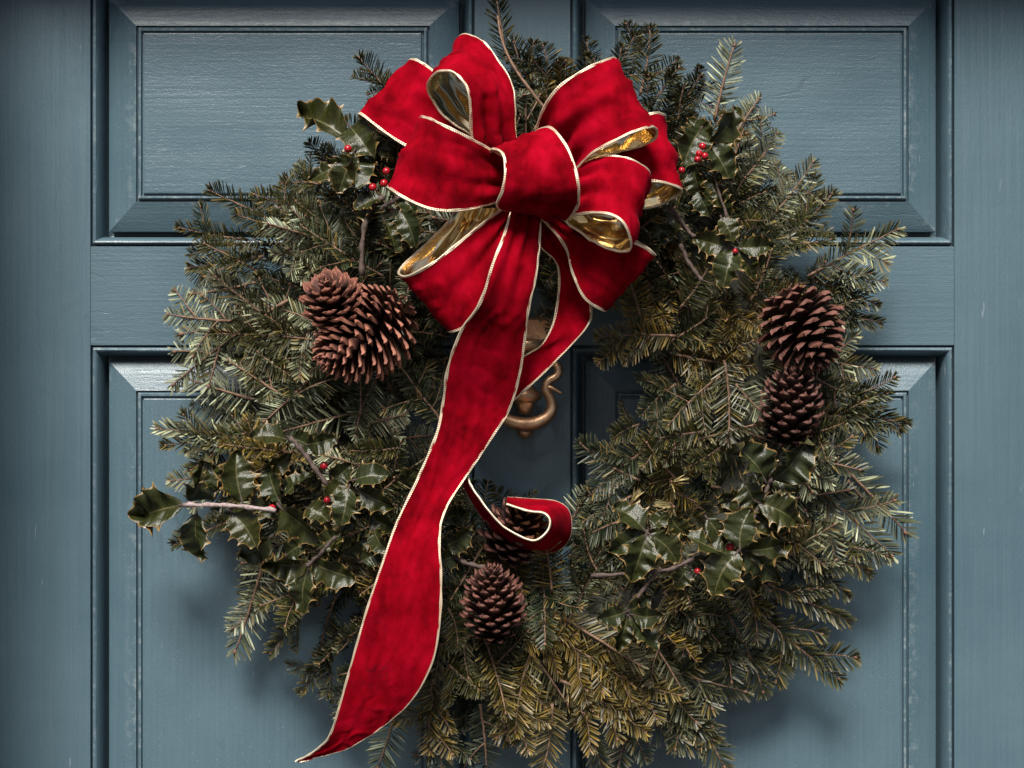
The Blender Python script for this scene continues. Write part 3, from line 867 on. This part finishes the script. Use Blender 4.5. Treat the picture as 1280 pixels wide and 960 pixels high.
def holly(anchor, label, leaves, berries, stems):
    rg = random.Random(int(anchor[0]))
    ad = surf(*anchor)
    root = empty("holly_sprig", W(anchor[0], anchor[1], ad), label, "holly", "holly sprigs on the wreath")
    for lf in leaves:
        bx, by, tx, ty = lf[:4]
        wf = lf[4] if len(lf) > 4 else 1.0
        lift = lf[5] if len(lf) > 5 else rg.uniform(20, 40)
        roll = lf[6] + rg.uniform(-.6, .6); lift = lift - 9
        b_ = W(bx, by, surf(bx, by) + lift + rg.uniform(-4, 6)); t_ = W(tx, ty, surf(tx, ty) + lift + rg.uniform(-16, 18))
        x = (t_ - b_).normalized(); out = Vector((0, -1, 0)); z = (out - x * out.dot(x)).normalized(); y = z.cross(x)
        y2 = y * math.cos(roll) + z * math.sin(roll); z2 = z * math.cos(roll) - y * math.sin(roll)
        ln = (t_ - b_).length / 1.04
        M = Matrix(((x.x, y2.x, z2.x), (x.y, y2.y, z2.y), (x.z, y2.z, z2.z))).to_4x4()
        o = bpy.data.objects.new("leaf", rg.choice(LEAVES)); link(o, root)
        wid = wf * max(ln, 40 * PX) * 1.12
        o.matrix_local = Matrix.Translation(b_ - root.location) @ M @ Matrix.Diagonal((ln, wid, ln * 1.15, 1))
    for bx, by, rad in berries:
        o = bpy.data.objects.new("berry", BERRY); link(o, root)
        q = Vector((rg.uniform(-.5, .5), -1, rg.uniform(-.6, .6))).to_track_quat('Z', 'Y').to_matrix().to_4x4()
        rad = rad * rg.uniform(.88, 1.12)
        o.matrix_local = Matrix.Translation(W(bx, by, surf(bx, by) + 40) - root.location) @ q @ Matrix.Scale(rad * PX, 4)
    for st in stems:
        pts, r, pale, lift = st
        mb = MB(); P = [W(x, y, surf(x, y) + lift) for x, y in pts]
        s = spline(P, 16) if len(P) > 2 else [P[0].lerp(P[1], i / 15) for i in range(16)]
        s = [p + Vector((rg.uniform(-.7, .7), 0, rg.uniform(-.7, .7))) * PX for p in s]
        tube(mb, s, [r * PX * (1 + .25 * math.sin(i * 1.9)) for i in range(16)], 7, wob=.25)
        mb.obj("stem", [M_PALE if pale else M_STEM], root)
    return root
holly((440, 190), "small holly sprig with red berries left of the bow's upper loops", [
 (434,174,372,139,.85,26,.95), (428,200,384,226,.8,22,.3), (442,190,420,243,1.1,34,.1), (449,192,447,238,1.2,28,-.2), (437,158,469,200,1.2,20,.2),
 (470,185,503,190,1.0,12,.2), (478,246,440,260,1.1,22,.2), (470,258,446,280,1.0,18,.4), (500,262,520,312,1.0,20,.6), (480,275,498,318,.9,16,-.5), (500,240,520,270,1,10,.2)],
 [(435,186,5.2), (483,214,4.4), (480,229,4.6), (466,234,5.2), (489,236,3.6)],
 [([(452, 345), (453, 300), (461, 265), (480, 245)], 3.2, False, 14), ([(474, 262), (505, 243)], 2.8, False, 14)])
holly((882, 180), "holly sprig with a cluster of berries right of the bow's upper loops", [
 (887,180,922,132,1.15,34,.1), (878,158,856,210,1.25,30,.1), (886,180,860,146,1.1,22,.2), (886,180,916,228,1.15,36,.0), (866,208,880,250,1.05,26,.2),
 (888,222,905,262,1.0,18,.4), (872,238,888,272,1.1,14,-.3), (899,240,914,272,1.0,24,.5)],
 [(878,183,4.4), (874,192,4.0), (881,195,4.6), (872,199,4.2), (852,213,3.6)], [([(884, 180), (892, 215), (905, 260), (918, 300)], 1.6, False, 22)])
holly((918, 312), "holly sprig with one berry above the right pair of pine cones", [
 (918,313,901,364,1.15,40,.0), (914,310,864,296,1.1,36,.15), (922,310,969,306,1.0,36,-.1), (924,316,944,350,.9,28,.1), (902,272,916,305,1.15,40,.3),
 (848,292,803,284,1.2,12,.1), (848,270,812,300,1.1,6,-.3)],
 [(919,314,3.6)], [([(826, 252), (848, 275), (868, 298)], 2.6, False, 30), ([(836, 255), (862, 290), (868, 296)], 2.2, False, 34), ([(850, 305), (862, 330), (878, 352)], 2.6, False, 22)])
holly((370, 640), "large holly bunch with many leaves on the lower left, pale stem sticking out", [
 (228,631,171,646,1.05,62,.75), (238,627,260,568,.95,50,.5), (246,642,254,702,1.0,48,.2), (303,628,296,560,1.15,52,.05), (350,628,331,573,1.05,46,-.2), (288,640,322,686,1.25,54,.0),
 (358,549,310,545,1.15,44,.1), (362,547,400,566,1.15,48,-.1), (384,556,424,547,1.2,46,.1), (328,590,366,564,1.0,34,-.2), (354,620,394,590,1.0,40,-.4), (408,628,432,598,1.2,44,.2),
 (436,610,424,662,1.1,52,.1), (350,634,401,682,1.25,56,.0), (382,634,414,654,1.2,38,.2), (443,600,492,594,1.1,50,.0), (448,612,494,636,1.05,40,.3), (398,686,434,664,1.1,40,.2),
 (430,692,463,668,1.0,30,.2), (386,704,331,704,1.05,50,.1), (390,704,447,728,1.05,52,-.1), (385,712,379,771,.95,54,.0), (338,672,298,697,1.1,38,.0), (358,694,386,678,1.2,40,.4),
 (468,662,487,692,1.2,36,.2), (452,702,480,688,1.1,30,.1), (505,604,524,586,1.4,26,.3), (322,610,348,650,1.0,30,.3), (276,612,262,580,1.2,44,.6), (420,640,450,662,1.2,34,-.2), (460,640,500,664,1.1,26,.2), (412,600,440,578,1.1,30,.2)],
 [(405,582,5.2), (340,635,4.2), (409,625,4.0)],
 [([(230, 631), (285, 632), (345, 638)], 2.7, True, 60), ([(363, 547), (384, 572), (408, 606)], 2.8, False, 58), ([(384, 708), (402, 690), (420, 670)], 2.2, False, 52)])
holly((560, 680), "two holly leaves peeking out right of the long ribbon tail", [
 (552,682,592,660,1.35,32,.1), (548,702,578,688,1.2,20,.1), (556,650,582,640,1.1,16,.3), (556,742,592,730,1.0,8,.3)], [], [([(562, 690), (580, 703), (606, 710)], 3.0, False, 10)])
holly((925, 686), "large holly bunch with red berries below the right pair of pine cones", [
 (957,602,919,552,1.1,58,.05), (967,600,1014,548,1.15,60,-.05), (962,600,1000,612,1.2,50,.1), (962,596,948,560,1.0,40,.4), (940,621,894,622,1.15,50,.0), (930,602,949,640,1.45,56,.0), (948,628,1001,655,1.2,52,.0), (940,640,975,668,1.1,38,.2),
 (925,686,938,632,1.4,62,.0), (905,692,855,664,1.2,56,.1), (884,648,907,684,1.2,58,.0), (928,688,990,680,1.05,56,.1), (922,690,890,747,1.35,62,.0), (930,692,977,728,1.1,58,-.1),
 (930,700,946,742,1.0,44,.2), (862,702,900,700,1.2,40,.2), (860,668,836,644,1.2,40,.2), (862,710,845,737,1.0,36,.5), (915,640,905,612,1.2,36,.2), (948,654,985,700,1.0,34,.3)],
 [(907,658,5.0), (913,684,5.2), (872,714,4.2)], [([(926, 686), (958, 612), (964, 598)], 2.2, False, 46)])
holly((806, 665), "holly sprig of four spread leaves left of the large right bunch", [
 (806,663,766,630,1.25,52,.05), (803,665,760,690,1.05,46,.0), (808,668,788,728,1.15,58,.0), (812,668,850,704,1.2,52,.0), (815,660,836,640,1,34,.2)], [],
 [([(868, 698), (835, 712), (800, 716), (738, 720)], 2.4, False, 40), ([(826, 710), (810, 728), (795, 749)], 2.6, False, 40)])
holly((785, 766), "lowest holly sprig with five drooping dark leaves, without berries", [
 (785,763,814,744,1.2,44,.3), (782,765,745,775,1.1,46,.4), (784,769,770,814,1.0,46,.2), (787,771,824,813,1.15,50,.0), (790,768,830,768,1.15,44,.3)], [], [([(785, 766), (790, 752), (797, 742)], 2.2, False, 38)])

# ------------------------------------------------------------------ the bow
bow = empty("red_bow", W(668, 225, 215), "big red velvet bow with gold lining and long hanging tails", "bow")
def ribbon(name, stations, nu=84, nv=18, amp=3.6, seed=0, crease=1.2, flip=False, fr_=1.0, gather=1.0, gather2=True):
    A = spline([W(*a) for a, b_ in stations], nu); B = spline([W(*b_) for a, b_ in stations], nu)
    G = [[A[i].lerp(B[i], j / nv) for j in range(nv + 1)] for i in range(nu)]
    def normals(G):
        out = []
        for i in range(nu):
            row = []
            for j in range(nv + 1):
                tu = G[min(i + 1, nu - 1)][j] - G[max(i - 1, 0)][j]
                tv = G[i][min(j + 1, nv)] - G[i][max(j - 1, 0)]
                n_ = tu.cross(tv); row.append(n_.normalized() if n_.length > 1e-12 else Vector((0, -1, 0)))
            out.append(row)
        return out
    Nn = normals(G)
    k0 = int(nu * .12), int(nu * .40)
    s_ = sum(Nn[i][nv // 2].y for i in range(*k0))
    sg = 1 if s_ < 0 else -1
    if flip: sg = -sg
    length = sum((G[i + 1][nv // 2] - G[i][nv // 2]).length for i in range(nu - 1)) / PX
    arc = [0.0]
    for i in range(nu - 1): arc.append(arc[-1] + (G[i + 1][nv // 2] - G[i][nv // 2]).length / PX)
    H = []
    for i in range(nu):
        row = []
        for j in range(nv + 1):
            v = j / nv; wpx = (A[i] - B[i]).length / PX
            q = Vector((arc[i] * .0075 * fr_, v * wpx * .036, seed * 7.3))
            h = noise.noise(q) * 1.3
            q2 = Vector((arc[i] * .011 + v * .9, v * wpx * .045 - arc[i] * .005, seed * 3.1 + 5))
            rdg = 1 - abs(noise.noise(q2)) * 3.2
            h += 1.0 * crease * max(0, rdg) ** 2.5 - .3
            q3 = Vector((arc[i] * .030 - v * 2.2, v * wpx * .022 + arc[i] * .012, seed * 1.7 + 9))
            h -= .35 * crease * max(0, 1 - abs(noise.noise(q3)) * 3.5) ** 2
            e0 = min(arc[i], length - arc[i] if gather2 else 1e9)
            h += 2.3 * gather * math.cos(2 * math.pi * (v * 2.6 + .3 * seed + .15 * noise.noise(Vector((v * 3, seed, 0))))) * math.exp(-e0 / 42.0)
            ed = .45 + .55 * math.sin(math.pi * v)
            row.append(h * amp * ed)
        H.append(row)
    G = [[G[i][j] + Nn[i][j] * (sg * H[i][j] * PX) for j in range(nv + 1)] for i in range(nu)]
    Nn = normals(G)
    th = 1.0 * PX
    mb = MB(); n1 = nv + 1
    for mi, s2 in ((0, 1), (1, -1)):
        vs = [G[i][j] + Nn[i][j] * (sg * s2 * th) for i in range(nu) for j in range(n1)]
        fs = []
        for i in range(nu - 1):
            for j in range(nv):
                a = i * n1 + j; f = (a, a + n1, a + n1 + 1, a + 1)
                fs.append(f if (sg * s2 > 0) else tuple(reversed(f)))
        mb.add(vs, fs, mi)
    o = mb.obj(name, [M_VEL, M_FOIL], bow)
    for j, jn in ((0, 1), (nv, nv - 1)):
        tm = MB()
        for sh in (-1.0, 1.0):
            pts = []; 
            vs = []; fs = []; at = []; S = 7
            for i in range(nu):
                wd = (G[i][j] - G[i][jn]).normalized(); nn = Nn[i][j]
                wj = .82 + .42 * noise.noise(Vector((arc[i] * .05, seed, j))); c = G[i][j] + wd * ((sh * wj + .2) * PX) + nn * (.5 * noise.noise(Vector((arc[i] * .09, sh, seed))) * PX)
                for k in range(S):
                    a = 2 * math.pi * k / S
                    vs.append(c + wd * (math.cos(a) * 1.25 * wj * PX) + nn * (math.sin(a) * 1.25 * PX)); at.append((arc[i], k / S, 0, 1))
            for i in range(nu - 1):
                for k in range(S):
                    fs.append((i * S + k, i * S + (k + 1) % S, (i + 1) * S + (k + 1) % S, (i + 1) * S + k))
            tm.add(vs, fs, 0, at)
        tm.obj("edge_trim", [M_TRIM], o)
    return o
Lp = "ribbon_loop"
# upper left, farthest back
ribbon(Lp, [((620,175,133),(600,205,133)), ((575,118,148),(548,200,148)), ((545,92,154),(505,180,158)), ((527,79,148),(475,160,154)), ((513,75,134),(450,141,140)),
            ((516,84,116),(454,152,124)), ((540,105,108),(490,171,114)), ((590,150,108),(560,200,108))], seed=1)
# upper, standing, seen into
ribbon(Lp, [((600,190,225),(645,180,205)), ((592,168,236),(643,160,208)), ((590,130,252),(643,128,214)), ((584,105,256),(637,99,208)), ((566,90,252),(612,62,198)),
            ((548,90,238),(592,46,184)), ((536,103,216),(576,47,166)), ((539,122,198),(578,75,150)), ((556,148,192),(600,120,150)), ((588,172,192),(625,160,160))], seed=2)
# left, middle
ribbon(Lp, [((644,206,224),(640,246,220)), ((600,180,256),(592,260,252)), ((560,160,268),(545,262,268)), ((540,150,256),(508,248,262)), ((527,147,236),(485,233,240)),
            ((533,156,208),(492,238,208)), ((570,180,196),(540,255,190)), ((615,205,200),(600,255,195))], seed=3)
# upper right
ribbon(Lp, [((668,175,215),(718,214,232)), ((678,140,246),(742,190,258)), ((700,108,264),(778,171,268)), ((738,84,260),(806,160,262)), ((766,73,238),(820,160,242)),
            ((766,80,216),(817,174,224)), ((738,105,196),(795,184,210)), ((700,150,190),(760,193,206)), ((680,178,195),(722,210,205))], seed=4)
# right, behind
ribbon(Lp, [((715,190,168),(725,250,168)), ((765,162,188),(772,240,192)), ((808,144,198),(812,226,208)), ((828,143,186),(848,234,196)), ((831,160,162),(847,243,176)),
            ((795,190,150),(810,259,164)), ((735,212,152),(745,265,160))], seed=5)
# right, middle
ribbon(Lp, [((715,212,222),(708,268,232)), ((750,197,250),(742,265,270)), ((783,198,262),(770,271,286)), ((808,211,252),(786,292,282)), ((813,224,232),(788,312,264)),
            ((808,242,206),(766,313,242)), ((780,250,190),(735,298,226)), ((730,240,190),(696,270,218))], seed=6)
# lower left
ribbon(Lp, [((632,258,206),(650,268,191)), ((598,284,232),(630,330,218)), ((550,323,244),(606,376,232)), ((516,343,234),(582,406,226)), ((501,345,218),(562,414,212)),
            ((502,335,192),(565,402,182)), ((530,308,176),(592,350,166)), ((560,278,171),(622,290,166)), ((572,256,172),(632,262,172))], seed=7, crease=.8)
# lower right
ribbon(Lp, [((690,258,176),(672,266,169)), ((740,284,194),(706,306,188)), ((780,299,206),(717,343,200)), ((806,310,204),(732,373,200)), ((818,319,190),(757,388,186)),
            ((809,311,166),(752,375,160)), ((770,288,150),(720,330,146)), ((710,262,150),(690,278,150))], seed=8)
# long tail and the second tail with the curled end
ribbon("ribbon_tail", [((640,262,240),(676,266,232)), ((632,290,252),(674,300,240)), ((617,330,258),(669,345,240)), ((601,378,248),(660,385,232)), ((577,414,228),(656,420,216)), ((561,458,206),(649,468,196)),
            ((554,505,184),(636,512,178)), ((546,543,180),(614,548,172)), ((523,597,178),(583,594,168)), ((497,652,184),(557,636,178)), ((478,705,190),(549,672,186)), ((458,765,190),(551,722,190)),
            ((438,835,182),(549,780,184)), ((424,885,172),(538,832,172)), ((412,920,160),(506,884,158)), ((395,938,148),(440,932,146)), ((370,952,138),(374,953,138))], nu=220, nv=20, amp=2.3, seed=9, crease=1.0, gather2=False, gather=1.1)
ribbon("ribbon_tail", [((652,262,166),(690,258,160)), ((674,306,160),(714,318,154)), ((698,335,160),(733,358,156)), ((695,392,164),(738,384,160)), ((680,428,172),(736,404,172)), ((656,445,166),(713,432,170)),
            ((625,470,158),(672,473,166)), ((592,505,150),(628,514,160)), ((573,560,142),(598,560,152)), ((574,592,130),(585,595,160)), ((592,630,118),(600,624,172)), ((619,666,112),(625,655,174)), ((648,685,106),(650,671,174)),
            ((690,690,102),(669,676,174)), ((712,672,100),(684,665,174)), ((712,642,100),(688,651,173)), ((697,628,102),(680,641,172)), ((665,624,106),(660,638,170)), ((634,622,112),(633,630,166))], nu=240, nv=16, amp=1.3, seed=10, crease=.6, gather2=False)
# centre loop over the tie
ribbon("ribbon_knot", [((628,212,210),(680,190,206)), ((614,192,240),(668,166,236)), ((616,185,264),(688,161,264)), ((628,191,282),(706,180,288)), ((632,208,292),(718,208,300)), ((629,236,290),(723,236,298)),
            ((622,257,272),(721,258,276)), ((640,263,246),(708,275,246)), ((650,256,220),(700,268,214))], seed=11, amp=3.0, gather=.5)
mb = MB()
tube(mb, [W(640, 225, 200), W(660, 226, 205), W(680, 227, 205), W(700, 228, 200)], [14 * PX, 22 * PX, 22 * PX, 14 * PX], 12)
mb.obj("tie", [M_VEL], bow)
